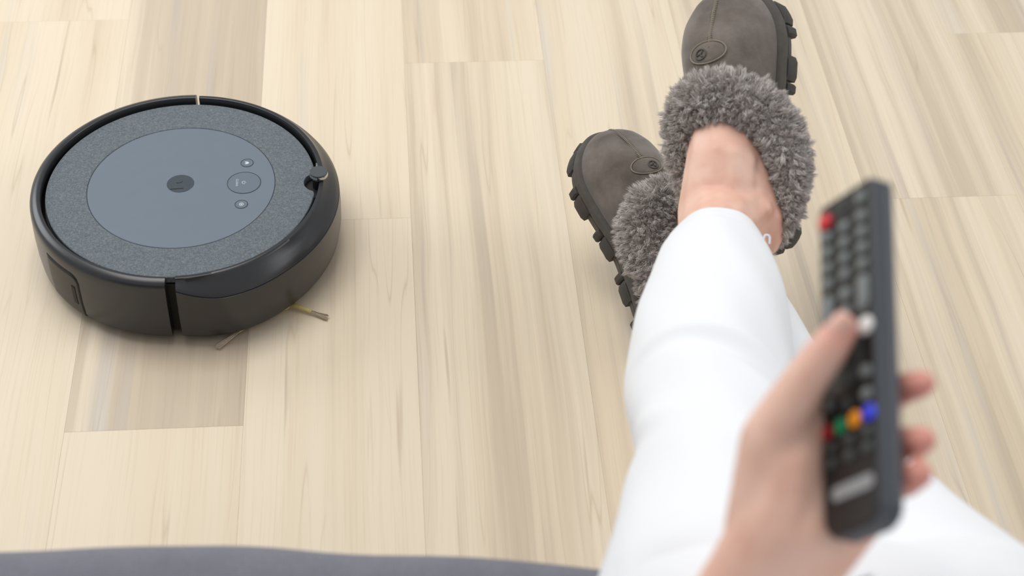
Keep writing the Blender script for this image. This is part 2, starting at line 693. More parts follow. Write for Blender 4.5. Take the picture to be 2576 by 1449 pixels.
inner_pts = [(RI * x / math.hypot(x, y), RI * y / math.hypot(x, y)) for x, y in outline]
r0 = ringv(outline, 0.078)
r1 = ringv(outline, 0.0850)
r2 = ringv(outline, 0.0858, 0.0007)
r3 = ringv(inner_pts, 0.0862, -0.0008)
r4 = ringv(inner_pts, 0.0855)
r5 = ringv(inner_pts, 0.082)
for a, b in ((r0, r1), (r1, r2), (r2, r3), (r3, r4), (r4, r5)):
    for i in range(n):
        j = (i + 1) % n
        try:
            bm.faces.new((a[i], a[j], b[j], b[i]))
        except ValueError:
            pass
cover = link('fabric_cover', sharp(from_bm('fabric_cover', bm), 40), M_VFAB, vac)

V, F = solid_disc(RI - 0.0004, 0.078, 0.0860, 0.0005, 128)
plate = link('centre_plate', sharp(mesh('centre_plate', V, F), 30), M_PLATE, vac)
V, F = lathe([(0.1034, 0.0845), (0.1044, 0.0845), (0.1044, 0.0856), (0.1034, 0.0856)], 128)
link('seam_ring', mesh('seam_ring', V, F), M_DARK, vac, smooth=False)


def annulus(r0, r1, z0, z1, a0=0, a1=2 * math.pi, n=48, cx=0, cy=0):
    V, F = lathe([(r0, z0), (r1, z0), (r1, z1), (r0, z1)], n, a0, a1)
    return [(x + cx, y + cy, z) for x, y, z in V], F


def join(*parts):
    V, F = [], []
    for v, f in parts:
        o = len(V)
        V += list(v)
        F += [tuple(i + o for i in q) for q in f]
    return V, F


def prism(poly, z0, z1):
    n = len(poly)
    V = [(x, y, z0) for x, y in poly] + [(x, y, z1) for x, y in poly]
    F = [tuple(range(n - 1, -1, -1)), tuple(range(n, 2 * n))]
    for i in range(n):
        j = (i + 1) % n
        F.append((i, j, n + j, n + i))
    return V, F


ZP = 0.0860
V, F = solid_disc(0.0152, ZP - 0.001, ZP + 0.0003, 0.0002, 64, -0.0014, 0.0037)
badge = link('logo_badge', sharp(mesh('logo_badge', V, F), 30), M_BADGE, vac)
# faint dark marks of the badge: a short curved stroke above, a bar below
pts = catmull([(-0.0046, 0.0054, 0), (-0.0012, 0.0053, 0), (0.0010, 0.0064, 0), (0.0022, 0.0078, 0)], 6)
V, F = join(prism([(p[0] - 0.0014, p[1]) for p in pts] + [(p[0] - 0.0014, p[1] - 0.0008) for p in pts[::-1]], ZP, ZP + 0.0005),
            prism([(-0.0120, -0.0052), (0.0026, -0.0042), (0.0026, -0.0052), (-0.0120, -0.0064)], ZP, ZP + 0.0005))
link('badge_mark', mesh('badge_mark', V, F), M_DARK, badge, smooth=False)


def push_button(name, cx, cy, r):
    V, F = annulus(r, r + 0.0005, ZP - 0.0006, ZP + 0.0002, n=64, cx=cx, cy=cy)
    o_ring = (V, F)
    V2, F2 = solid_disc(r - 0.0002, ZP - 0.001, ZP + 0.0004, 0.0004, 64, cx, cy)
    b = link(name, sharp(mesh(name, V2, F2), 30), M_BUTTON, vac)
    link('button_gap', mesh('button_gap', *o_ring), M_DARK, b, smooth=False)
    return b


ZB = ZP + 0.0004
bc = push_button('clean_button', 0.0692, 0.0020, 0.0184)
bh = push_button('home_button', 0.0712, 0.0369, 0.0068)
bs = push_button('spot_button', 0.0678, -0.0349, 0.0068)
# icons (their upward direction is the robot's front, +x)
hx, hy = 0.0712 - 0.0002, 0.0369 - 0.0003
house = [(-0.0022, 0.0022), (0.0006, 0.0022), (0.0027, 0.0), (0.0006, -0.0022), (-0.0022, -0.0022), (-0.0022, -0.0008), (-0.0009, -0.0008), (-0.0009, 0.0008), (-0.0022, 0.0008)]
link('home_icon', mesh('home_icon', *prism([(hx + a, hy + b) for a, b in house], ZB, ZB + 0.0001)), M_ICON, bh, smooth=False)
sx_, sy_ = 0.0678, -0.0352
V, F = join(annulus(0.0019, 0.0025, ZB, ZB + 0.0001, cx=sx_, cy=sy_), solid_disc(0.0010, ZB, ZB + 0.0001, 0.00003, 24, sx_, sy_))
link('spot_icon', mesh('spot_icon', V, F), M_ICON, bs, smooth=False)
px, py = 0.0692, 0.0022
V, F = join(annulus(0.0019, 0.0024, ZB, ZB + 0.0001, D(50), D(310), cx=px, cy=py),
            prism([(px + 0.0004, py - 0.00025), (px + 0.0026, py - 0.00025), (px + 0.0026, py + 0.00025), (px + 0.0004, py + 0.00025)], ZB, ZB + 0.0001))
link('power_icon', mesh('power_icon', V, F), M_ICON, bc, smooth=False)
cu = bpy.data.curves.new('clean_text', 'FONT')
cu.body = 'CLEAN'
cu.size = 0.0037
cu.align_x = 'CENTER'
cu.align_y = 'CENTER'
cu.extrude = 0.00005
cu.space_character = 1.15
cu.resolution_u = 3
tmp = bpy.data.objects.new('tmp_text', cu)
col.objects.link(tmp)
bpy.context.view_layer.update()
tme = evaluated(tmp, 'clean_lettering')
bpy.data.objects.remove(tmp)
tme.transform(Matrix.Translation((0.0613, 0.0022, ZB + 0.0001)) @ Matrix.Rotation(-math.pi / 2, 4, 'Z'))
tme.materials.clear()
link('clean_lettering', tme, M_ICON, bc, smooth=False)

# front sensor knob: dark stalk, chrome collar, matt cap
KX, KY = 0.1528, 0.0025
V, F = solid_disc(0.0075, 0.074, 0.094, 0.0005, 48, KX, KY)
knob = link('sensor_knob', sharp(mesh('sensor_knob', V, F), 30), M_DARK, vac)
V, F = lathe([(0.0006, 0.0915), (0.0086, 0.0915), (0.0102, 0.0930), (0.0105, 0.0952), (0.0098, 0.0974), (0.0006, 0.0974)], 48)
link('chrome_collar', sharp(mesh('chrome_collar', [(x + KX, y + KY, z) for x, y, z in V], F), 40), M_CHROME, knob)
V, F = solid_disc(0.0099, 0.0974, 0.0994, 0.0006, 48, KX, KY)
link('knob_cap', sharp(mesh('knob_cap', V, F), 30), M_CAP, knob)
# notch floor and little catch beside it
V, F = lathe([(0.0001, 0.0755), (0.0172, 0.0755), (0.0172, 0.0775), (0.0001, 0.0775)], 48, )
link('notch_floor', mesh('notch_floor', [(x + 0.1490, y, z) for x, y, z in V], F), M_BLACK, vac, smooth=False)
link('catch', rbox(0.0040, 0.0065, 0.010, 0.0006, 2, (0.1510, 0.0265, 0.0845)), M_RBTN, vac)

# side brush: hub and three bristled arms
bx, by = 0.1062, -0.1075
V, F = solid_disc(0.014, 0.0035, 0.011, 0.001, 32, bx, by)
hub = link('side_brush', sharp(mesh('side_brush', V, F), 30), M_BRARM, vac)
for (ex, ey) in ((0.1594, -0.1339), (0.0405, -0.1752), (0.085, -0.045)):
    d = np.array([ex - bx, ey - by, -0.004])
    L = np.linalg.norm(d)
    d /= L
    q = np.array([-d[1], d[0], 0])
    a0 = np.array([bx, by, 0.0075])
    V, F = tube_path([a0 + d * 0.008, a0 + d * L * 0.5, a0 + d * L * 0.66], [0.0032, 0.0026, 0.0022], 8)
    arm = link('brush_arm', mesh('brush_arm', V, F), M_BRARM, hub)
    bv, bf = [], []
    for k in range(26):
        off = q * random.uniform(-0.002, 0.002) + np.array([0, 0, random.uniform(-0.0012, 0.0012)])
        tip = a0 + d * (L * random.uniform(0.96, 1.0)) + off * 1.5
        vv, ff = tube_path([a0 + d * L * 0.6 + off * 0.6, a0 + d * L * 0.8 + off, tip], 0.00035, 4)
        bv, bf = join((bv, bf), (vv, ff))
    tag(link('bristles', mesh('bristles', bv, bf), M_BRISTLE, arm), kind='stuff')
for sy in (-1, 1):
    V, F = lathe([(0.020, -0.010), (0.032, -0.011), (0.035, -0.008), (0.035, 0.008), (0.032, 0.011), (0.020, 0.010)], 40)
    V = [(x, z + sy * 0.105, y + 0.035) for x, y, z in V]
    link('wheel', sharp(mesh('wheel', V, F), 40), M_RUBBER, vac)
V, F = lathe([(0.004, -0.006), (0.011, -0.007), (0.0125, -0.004), (0.0125, 0.004), (0.011, 0.007), (0.004, 0.006)], 28)
link('caster', sharp(mesh('caster', [(x + 0.115, z, y + 0.0125) for x, y, z in V], F), 40), M_RUBBER, vac)

# ------------------------------------------------------------------ slippers


def frame(H, Y, Z, SC):
    Y = Vector(Y).normalized()
    Z = Vector(Z)
    Z = (Z - Y * Z.dot(Y)).normalized()
    X = Y.cross(Z)
    return Matrix(((X.x, Y.x, Z.x, H[0]), (X.y, Y.y, Z.y, H[1]), (X.z, Y.z, Z.z, H[2]), (0, 0, 0, 1))) @ Matrix.Scale(SC, 4)


FR_TOP = frame((0.3816, 1.2743, 0.1541), (-0.079, 0.774, 0.6285), (-0.5535, -0.558, 0.618), 1.06)
FR_LOW = frame((0.2995, 1.2850, 0.0045), (-0.258, 0.850, 0.455), (0.205, -0.420, 0.883), 0.990)

OUT_R = [(0.0, 0.0), (0.0235, 0.006), (0.036, 0.032), (0.0375, 0.075), (0.0405, 0.12), (0.0475, 0.165), (0.0515, 0.202),
         (0.0440, 0.2300), (0.0255, 0.2505)]


def outline_pts(m, n=8):
    """sole outline, m = +1 when the big toe side is +x"""
    right = OUT_R
    pts = []
    for x, y in right:
        s = 1.0 if m > 0 else 1.0
        pts.append((x, y))
    pts.append((0.004 * m, 0.2565))
    for x, y in reversed(right[1:]):
        pts.append((-x, y))
    out = []
    for x, y in pts:
        bend = 0.004 * m * max(0, (y - 0.16) / 0.11)
        waist = 0.004 * math.exp(-((y - 0.11) / 0.035) ** 2)
        if x * m > 0:
            x -= waist * m
        out.append((x + bend, y, 0))
    return catmull(out, n, True)


def outline_normals(P):
    T = np.roll(P, -1, 0) - np.roll(P, 1, 0)
    T /= np.linalg.norm(T, axis=1)[:, None] + 1e-12
    return np.stack([T[:, 1], -T[:, 0], 0 * T[:, 0]], 1), T


def half_width(P, y):
    """(left, right) x of the outline at y"""
    xs = []
    n = len(P)
    for i in range(n):
        a, b = P[i], P[(i + 1) % n]
        if (a[1] - y) * (b[1] - y) <= 0 and a[1] != b[1]:
            xs.append(a[0] + (b[0] - a[0]) * (y - a[1]) / (b[1] - a[1]))
    return (min(xs), max(xs)) if xs else (0, 0)


TOPH = [(0.0, 0.060), (0.03, 0.090), (0.08, 0.104), (0.13, 0.106), (0.16, 0.100), (0.198, 0.087), (0.2240, 0.072), (0.2415, 0.058),
        (0.2495, 0.047), (0.2540, 0.038)]


def collar_limit(y):
    return float(np.interp(y, [0.0, 0.04, 0.08, 0.12, 0.138], [0.056, 0.062, 0.076, 0.088, 0.098]))


def rest_on_upper(P, x, y):
    """height of the upper's outer surface"""
    a, b = half_width(P, y)
    a += 0.005
    b -= 0.005
    c, w = (a + b) / 2, (b - a) / 2
    h = float(np.interp(y, [q[0] for q in TOPH], [q[1] for q in TOPH]))
    u = min(0.999, abs((x - c) / w))
    return 0.028 + (h - 0.028) * (1 - u ** 2.3) ** (1 / 2.0)


def make_slipper(M, m, label, wide):
    root = empty('slipper', M)
    tag(root, label, 'slipper', 'pair of fleece-lined suede slippers')
    P = outline_pts(m)
    N, T = outline_normals(P)
    n = len(P)
    # ---- sole
    prof = [(-0.006, 0.0), (-0.001, 0.0015), (0.0, 0.006), (0.0005, 0.0125), (-0.0012, 0.0135), (-0.0012, 0.0150), (0.0012, 0.0162),
            (0.0022, 0.021), (0.0018, 0.0262), (-0.0006, 0.0285), (-0.006, 0.0290)]
    V = []
    for o, z in prof:
        for i in range(n):
            lift = 0.006 * max(0.0, (P[i][1] - 0.205) / 0.06) ** 2 if z < 0.016 else 0.0
            V.append(P[i] + N[i] * o + np.array([0, 0, z + lift]))
    F = [tuple(range(n - 1, -1, -1)), tuple(range((len(prof) - 1) * n, len(prof) * n))]
    for k in range(len(prof) - 1):
        for i in range(n):
            j = (i + 1) % n
            F.append((k * n + i, k * n + j, (k + 1) * n + j, (k + 1) * n + i))
    sole = link('sole', sharp(mesh('sole', V, F), 45), M_SOLE, root)
    # ---- lugs round the edge of the sole: pairs of blocks with bare stretches between
    cum = np.concatenate([[0], np.cumsum(np.linalg.norm(np.roll(P, -1, 0) - P, axis=1))])
    tot = cum[-1]

    def at_s(s):
        s %= tot
        i = int(np.searchsorted(cum, s, side='right') - 1)
        i = min(i, n - 1)
        f = (s - cum[i]) / (cum[i + 1] - cum[i] + 1e-12)
        j = (i + 1) % n
        return P[i] * (1 - f) + P[j] * f, N[i] * (1 - f) + N[j] * f
    s = 0.004
    k = 0
    while s < tot - 0.006:
        ln = 0.0100 if k % 2 == 0 else 0.0240
        steps = 5
        vv, ff = [], []
        hi = 0.0150 if k % 2 == 0 else 0.0175
        for q in range(steps + 1):
            c_, nn = at_s(s + ln * q / steps)
            e = 0.0046 if 0 < q < steps else 0.0026
            lift = 0.006 * max(0.0, (c_[1] - 0.205) / 0.06) ** 2
            for (o, z) in ((-0.006, -0.0035), (e - 0.0008, -0.0035), (e, -0.0015), (e, hi - 0.003), (e - 0.002, hi), (-0.006, hi)):
                vv.append(c_ + nn * o + np.array([0, 0, z + lift]))
        w = 6
        for q in range(steps):
            for r_ in range(w):
                r2_ = (r_ + 1) % w
                ff.append((q * w + r_, (q + 1) * w + r_, (q + 1) * w + r2_, q * w + r2_))
        ff += [tuple(range(w)), tuple(range(steps * w, (steps + 1) * w))]
        link('lug', sharp(mesh('lug', vv, ff), 40), M_LUG, sole)
        s += ln + (0.0020 if k % 2 == 0 else 0.0190)
        k += 1
    # ---- suede upper
    ys = np.concatenate([np.linspace(0.0075, 0.20, 44), np.linspace(0.203, 0.2522, 24)])
    NA = 40
    V, F = [], []
    for y in ys:
        a, b = half_width(P, y)
        ins = 0.005
        a, b = a + ins, b - ins
        c_, w_ = (a + b) / 2, max(0.002, (b - a) / 2)
        h = float(np.interp(y, [q[0] for q in TOPH], [q[1] for q in TOPH]))
        for i in range(NA + 1):
            ph = math.pi * i / NA
            cx_, sz_ = math.cos(ph), math.sin(ph)
            x = c_ + w_ * math.copysign(abs(cx_) ** (2 / 2.3), cx_)
            z = 0.026 + (h - 0.026) * sz_
            # soft wrinkle and crease of worn suede
            z += 0.0012 * math.sin(y * 160 + x * 60) * sz_ * (1 if y > 0.14 else 0.3) * 0.6
            V.append((x, y, z))
    w = NA + 1
    for i in range(len(ys) - 1):
        for j in range(NA):
            q = (i * w + j, i * w + j + 1, (i + 1) * w + j + 1, (i + 1) * w + j)
            cz = sum(V[t][2] for t in q) / 4
            cy = sum(V[t][1] for t in q) / 4
            if cy < 0.138 and cz > collar_limit(cy):
                continue
            F.append(q)
    F.append(tuple((len(ys) - 1) * w + j for j in range(w)))
    F.append(tuple(j for j in range(w) if V[j][2] < 0.2))
    me = mesh('upper', V, F)
    # open the heel end again above the collar
    upper = link('upper', me, M_SUEDE, root)
    sd = upper.modifiers.new('wall', 'SOLIDIFY')
    sd.thickness = 0.003
    sd.offset = -1
    # ---- insole
    V, F = [], []
    ip = [(p - nn * 0.006) for p, nn in zip(P, N)]
    for z in (0.028, 0.033):
        V += [(p[0], p[1], z) for p in ip]
    F = [tuple(range(n - 1, -1, -1)), tuple(range(n, 2 * n))] + [(i, (i + 1) % n, n + (i + 1) % n, n + i) for i in range(n)]
    link('insole', mesh('insole', V, F), M_LINING, root)
    # ---- centre seam with its stitches
    sp = []
    for y in np.linspace(0.186, 0.2506, 32):
        a, b = half_width(P, y)
        x = (a + b) / 2 + 0.002 * m
        sp.append((x, y, rest_on_upper(P, x, y) + 0.0004))
    sp.append((sp[-1][0], 0.2526, 0.037))
    seam = link('seam', mesh('seam', *tube_path(sp, 0.0013, 8)), M_SUEDE, root)
    bv, bf = [], []
    for k in range(1, len(sp) - 1):
        x, y, z = sp[k]
        p0 = (x - 0.0024, y - 0.0008, z - 0.0002)
        p1 = (x, y, z + 0.0013)
        p2 = (x + 0.0024, y + 0.0008, z - 0.0002)
        bv, bf = join((bv, bf), tube_path([p0, p1, p2], 0.00055, 5))
    link('stitching', mesh('stitching', bv, bf), M_STITCH, seam)
    # ---- embossed oval tab with a round sun mark, just in front of the collar
    bx0, by0 = 0.001 * m, 0.1825
    bv, bf = [], []
    NR, NS = 5, 40
    for r_ in range(NR + 1):
        for k in range(NS):
            an = 2 * math.pi * k / NS
            f = r_ / NR
            x, y = bx0 + 0.0195 * f * math.cos(an), by0 + 0.0125 * f * math.sin(an)
            bv.append((x, y, rest_on_upper(P, x, y) + (0.0016 if r_ < NR else -0.001)))
    for r_ in range(NR):
        for k in range(NS):
            k2 = (k + 1) % NS
            bf.append((r_ * NS + k, r_ * NS + k2, (r_ + 1) * NS + k2, (r_ + 1) * NS + k))
    patch = link('logo_tab', mesh('logo_tab', bv, bf), M_SUEDE, root)
    def on_tab(x, y, up=0.0022):
        return (x, y, rest_on_upper(P, x, y) + up)
    rim = [on_tab(bx0 + 0.0180 * math.cos(a), by0 + 0.0112 * math.sin(a), 0.0016) for a in np.linspace(0, 2 * math.pi, 48, endpoint=False)]
    link('tab_stitching', mesh('tab_stitching', *tube_path(rim, 0.0007, 6, True)), M_STITCH, patch)
    sun = [on_tab(bx0 - 0.006 * m + 0.0052 * math.cos(a), by0 - 0.001 + 0.0052 * math.sin(a)) for a in np.linspace(0, 2 * math.pi, 28, endpoint=False)]
    bits = tube_path(sun, 0.0009, 6, True)
    for a in (0.5, 2.6, 4.7):
        bits = join(bits, tube_path([on_tab(bx0 - 0.006 * m + 0.0008 * math.cos(a), by0 - 0.001 + 0.0008 * math.sin(a)),
                                     on_tab(bx0 - 0.006 * m + 0.0040 * math.cos(a + 0.7), by0 - 0.001 + 0.0040 * math.sin(a + 0.7))], 0.0008, 6))
    link('embossed_mark', mesh('embossed_mark', *bits), M_SOLE, patch)
    # ---- sheepskin collar
    base = [(0.0, 0.134, 0.108, 0.0190), (0.028, 0.126, 0.102, 0.0180), (0.044, 0.106, 0.092, 0.0165), (0.0485, 0.073, 0.080, 0.0150),
            (0.0430, 0.040, 0.068, 0.0125), (0.0265, 0.012, 0.059, 0.0095), (0.0, 0.003, 0.055, 0.0080)]
    cp = base + [(-x, y, z, r) for x, y, z, r in reversed(base[1:-1])]
    # the inner (big toe) side is trodden outwards by a different amount on each foot
    cp = [(x * 0.68 if x * m < -0.01 else x, y, z, r) for x, y, z, r in cp]
    cp = [(x + m * wide * math.exp(-((y - 0.075) / 0.05) ** 2) if x * m > 0.01 else x, y, z, r + (0.0110 * math.exp(-((y - 0.085) / 0.04) ** 2) if wide < 0 and x * m > 0.01 else 0)) for x, y, z, r in cp]
    C = catmull(cp, 14, True)
    pos, rad = C[:, :3], C[:, 3]
    nC = len(pos)
    tang = np.roll(pos, -1, 0) - np.roll(pos, 1, 0)
    tang /= np.linalg.norm(tang, axis=1)[:, None]
    cen = np.array([0, 0.08, 0.05])
    outw = pos - cen
    outw -= (outw * tang).sum(1)[:, None] * tang
    outw /= np.linalg.norm(outw, axis=1)[:, None]
    # outward flat direction, and the collar's own 'up'
    flat = pos - np.array([0, 0.085, 0])
    flat[:, 2] = 0
    flat -= (flat * tang).sum(1)[:, None] * tang
    flat /= np.linalg.norm(flat, axis=1)[:, None]
    upn = np.cross(tang, flat)
    upn *= np.sign(upn[:, 2])[:, None]

    def surf(ti, ph, grow=0.0):
        ti = np.asarray(ti) % nC
        i0 = ti.astype(int) % nC
        i1 = (i0 + 1) % nC
        f = (ti - np.floor(ti))[:, None]
        p = pos[i0] * (1 - f) + pos[i1] * f
        r = (rad[i0] * (1 - f[:, 0]) + rad[i1] * f[:, 0])[:, None]
        fl = flat[i0] * (1 - f) + flat[i1] * f
        u = upn[i0] * (1 - f) + upn[i1] * f
        c, s_ = np.cos(ph)[:, None], np.sin(ph)[:, None]
        nrm = fl * c + u * s_
        # folded cuff: longer outward than upward
        q = p + fl * (r * 1.05 * c + 0.1 * r) + u * (r * 0.80 * s_)
        return q, nrm, fl, u
    NSEC = 20
    tt = np.repeat(np.arange(nC), NSEC).astype(float)
    pp = np.tile(np.arange(NSEC) * 2 * np.pi / NSEC, nC)
    vb, _, _, _ = surf(tt, pp)
    fb = []
    for i in range(nC):
        i2 = (i + 1) % nC
        for k in range(NSEC):
            k2 = (k + 1) % NSEC
            fb.append((i * NSEC + k, i2 * NSEC + k, i2 * NSEC + k2, i * NSEC + k2))
    fme = mesh('fur_collar', vb, fb)
    ca = fme.attributes.new('tone', 'FLOAT', 'POINT')
    ca.data.foreach_set('value', [0.3] * len(fme.vertices))
    collar = link('fur_collar', fme, M_FUR, root)
    # wool: strands gathered in small locks
    NCL, NH = 2600, 95000
    r_ = np.random.default_rng(11 + m)
    wgt = (rad / rad.max()) ** 1.0
    cumw = np.cumsum(wgt)
    ct = np.interp(r_.random(NCL) * cumw[-1], cumw, np.arange(nC))
    cph = r_.uniform(-np.pi, np.pi, NCL)
    cq, cn, cfl, cu_ = surf(ct, cph)
    clen = r_.uniform(0.0065, 0.0100, NCL) * np.interp(np.interp(ct, np.arange(nC), rad), [0.009, 0.02], [0.75, 1.0])
    lat = r_.normal(0, 1, (NCL, 3)) * 0.0022
    droop = np.array([0, 0, -0.0018])
    ctip = cq + cn * clen[:, None] + lat + droop
    ctone = np.clip(r_.normal(0.5, 0.22, NCL), 0, 1)
    ht = np.interp(r_.random(NH) * cumw[-1], cumw, np.arange(nC))
    hph = r_.uniform(-np.pi, np.pi, NH)
    hq, hn, hfl, hu = surf(ht, hph)
    # nearest lock
    kd = KDTree(NCL)
    for i_, p_ in enumerate(cq):
        kd.insert(p_, i_)
    kd.balance()
    own = np.array([kd.find(p_)[1] for p_ in hq])
    tip = ctip[own] + (hq - cq[own]) * 0.55 + r_.normal(0, 0.0010, (NH, 3))
    mid = hq + (tip - hq) * 0.5 + hn * 0.0016 + r_.normal(0, 0.0010, (NH, 3))
    side = np.cross(tip - hq, r_.normal(0, 1, (NH, 3)))
    side /= np.linalg.norm(side, axis=1)[:, None] + 1e-12
    wdt = r_.uniform(0.00016, 0.00030, NH)[:, None]
    root_p = hq - hn * 0.0006
    verts = np.stack([root_p - side * wdt, root_p + side * wdt, mid - side * wdt, mid + side * wdt, tip], 1).reshape(-1, 3)
    idx = np.arange(NH) * 5
    loops = np.stack([idx, idx + 1, idx + 3, idx + 2, idx + 2, idx + 3, idx + 4], 1).ravel()
    starts = np.stack([np.arange(NH) * 7, np.arange(NH) * 7 + 4], 1).ravel()
    hm = bpy.data.meshes.new('wool')
    hm.vertices.add(NH * 5)
    hm.vertices.foreach_set('co', verts.ravel())
    hm.loops.add(NH * 7)
    hm.loops.foreach_set('vertex_index', loops.astype(np.int32))
    hm.polygons.add(NH * 2)
    hm.polygons.foreach_set('loop_start', starts.astype(np.int32))
    hm.update(calc_edges=True)
    ca = hm.attributes.new('tone', 'FLOAT', 'POINT')
    ca.data.foreach_set('value', np.repeat(np.clip(ctone[own] + r_.normal(0, 0.12, NH), 0, 1), 5).astype(np.float32))
    tag(link('wool', hm, M_FUR, collar), kind='stuff')
    return root


sl_top = make_slipper(FR_TOP, 1, 'grey suede slipper on the upper crossed foot, toe at the frame top', 0.010)
sl_low = make_slipper(FR_LOW, -1, 'grey suede slipper on the lower foot, partly hidden behind white trouser leg', -0.026)

# ------------------------------------------------------------------ person
HAND_O = Vector((0.2251, 0.5752, 0.7292))      # middle of the remote


def hp(x, y, t):
    """hand space: x across, y up along the reach, t towards the face"""
    return HAND_O + RGT * x + UPV * y - FWD * t


def sl(M, x, y, z):
    return M @ Vector((x, y, z))


KN_T = Vector((0.244, 0.912, 0.340))
HIP_T = Vector((0.190, 0.570, 0.475))
KN_U = Vector((0.3340, 0.9167, 0.2380))
HIP_U = Vector((0.344, 0.552, 0.452))
AN_T = sl(FR_TOP, -0.007, 0.028, 0.101)
AN_U = sl(FR_LOW, 0.032, 0.032, 0.096)

balls = []


def chain(pts, dens=0.16):
    for (p0, r0), (p1, r1) in zip(pts[:-1], pts[1:]):
        p0, p1 = Vector(p0), Vector(p1)
        L = (p1 - p0).length
        n = max(2, int(L / (min(r0, r1) * dens)) + 1)
        for i in range(n + 1):
            f = i / n
            balls.append((p0.lerp(p1, f), r0 + (r1 - r0) * f))


def build_blob(name, voxel, smooth_it):
    bm = bmesh.new()
    unit = bmesh.new()
    bmesh.ops.create_icosphere(unit, subdivisions=2, radius=1.0)
    uv = np.array([v.co[:] for v in unit.verts])
    uf = np.array([[v.index for v in f.verts] for f in unit.faces])
    unit.free()
    bm.free()
    P = np.array([b[0][:] for b in balls])
    R = np.array([b[1] for b in balls])
    V = (P[:, None, :] + uv[None] * R[:, None, None]).reshape(-1, 3)
    F = (uf[None] + (np.arange(len(P)) * len(uv))[:, None, None]).reshape(-1, 3)
    me = bpy.data.meshes.new(name)
    me.vertices.add(len(V))
    me.vertices.foreach_set('co', V.ravel())
    me.loops.add(len(F) * 3)
    me.loops.foreach_set('vertex_index', F.ravel().astype(np.int32))
    me.polygons.add(len(F))
    me.polygons.foreach_set('loop_start', (np.arange(len(F)) * 3).astype(np.int32))
    me.update(calc_edges=True)
    o = bpy.data.objects.new(name, me)
    col.objects.link(o)
    md = o.modifiers.new('r', 'REMESH')
    md.mode = 'VOXEL'
    md.voxel_size = voxel
    s = o.modifiers.new('s', 'SMOOTH')
    s.factor = 0.5
    s.iterations = smooth_it
    bpy.context.view_layer.update()
    me2 = evaluated(o, name)
    bpy.data.objects.remove(o)
    return me2


# legs
for (FR, AN, KN, HIP) in ((FR_TOP, AN_T, KN_T, HIP_T), (FR_LOW, AN_U, KN_U, HIP_U)):
    sh = (KN - AN).normalized()
    chain([(HIP, 0.075), (HIP.lerp(KN, 0.5), 0.062), (KN, 0.050), (KN.lerp(AN, 0.3), 0.047), (KN.lerp(AN, 0.62), 0.040), (AN + sh * 0.06, 0.0375), (AN, 0.0405)])
    chain([(AN, 0.0405), (sl(FR, 0.003 if FR is FR_TOP else 0.022, 0.075, 0.096 if FR is FR_TOP else 0.086), 0.0375 if FR is FR_TOP else 0.033), (sl(FR, 0.0, 0.115, 0.080), 0.0325), (sl(FR, 0.0, 0.170, 0.060), 0.022), (sl(FR, 0, 0.208, 0.052), 0.017)])
    chain([(sl(FR, 0.014, 0.13, 0.062), 0.020), (sl(FR, 0.018, 0.18, 0.052), 0.017), (sl(FR, 0.016, 0.214, 0.049), 0.013)])
    chain([(sl(FR, -0.014, 0.13, 0.062), 0.020), (sl(FR, -0.018, 0.18, 0.052), 0.017), (sl(FR, -0.016, 0.214, 0.049), 0.013)])
    chain([(AN + sh * 0.05 - sl(FR, 0, 0.018, 0) + sl(FR, 0, 0, 0), 0.014), (sl(FR, 0.012, 0.008, 0.080), 0.024), (sl(FR, 0.015, 0.018, 0.064), 0.0290)])
    if FR is FR_TOP:
        chain([(sl(FR, 0.008, 0.092, 0.086), 0.0310), (sl(FR, 0.014, 0.055, 0.084), 0.0305), (sl(FR, 0.019, 0.022, 0.076), 0.0290), (sl(FR, 0.016, 0.010, 0.070), 0.0270)])
        chain([(AN + sh * 0.03, 0.0380), (sl(FR, 0.015, 0.030, 0.085), 0.0310)])
    balls.append((sl(FR, 0.034, 0.026, 0.098), 0.0120))
    balls.append((sl(FR, -0.026, 0.032, 0.102), 0.0120))
# pelvis and leaning trunk
PEL = Vector((0.272, 0.520, 0.485))
CHE = Vector((0.262, 0.255, 0.665))
for dx in (-0.055, 0, 0.055):
    chain([(PEL + Vector((dx, 0, 0)), 0.088), (PEL.lerp(CHE, 0.5) + Vector((dx * 0.9, 0, 0)), 0.078), (CHE + Vector((dx * 1.3, 0, 0)), 0.086),
           (CHE + Vector((dx * 1.5, -0.10, 0.075)), 0.070)])
chain([(HIP_T, 0.075), (PEL, 0.085), (HIP_U, 0.075)])
# left arm: shoulder, elbow, wrist
SHO = Vector((0.100, 0.170, 0.760))
ELB = Vector((0.075, 0.345, 0.520))
WR = hp(-0.0490, -0.1220, -0.008)
WR2 = hp(-0.0420, -0.145, -0.010)
chain([(CHE + Vector((-0.08, -0.09, 0.07)), 0.068), (SHO, 0.052), (SHO.lerp(ELB, 0.5), 0.042), (ELB, 0.036)])
ax = (WR - ELB).normalized()
bulk = RGT * 1.0
for s in (-1, 1):
    chain([(ELB + bulk * 0.010 * s, 0.034), (ELB.lerp(WR, 0.35) + bulk * 0.010 * s, 0.034), (ELB.lerp(WR, 0.75) + bulk * 0.010 * s, 0.027),
           (WR + bulk * 0.0100 * s, 0.0225)])
# palm: fan of metacarpals from the wrist to the knuckles, behind the remote
W_ = Vector((0.44, 0.35, 0.83))
L_ = Vector((0.075, 0.92, -0.39))
N_ = Vector((-0.836, 0.198, 0.513))
W_ = W_.normalized()
L_ = (L_ - W_ * L_.dot(W_)).normalized()
N_ = W_.cross(L_).normalized()


def rp(w, l, n):
    """remote space (width, length, out of the face) -> world"""
    v = W_ * w + L_ * l + N_ * n
    return hp(v.x, v.y, v.z)


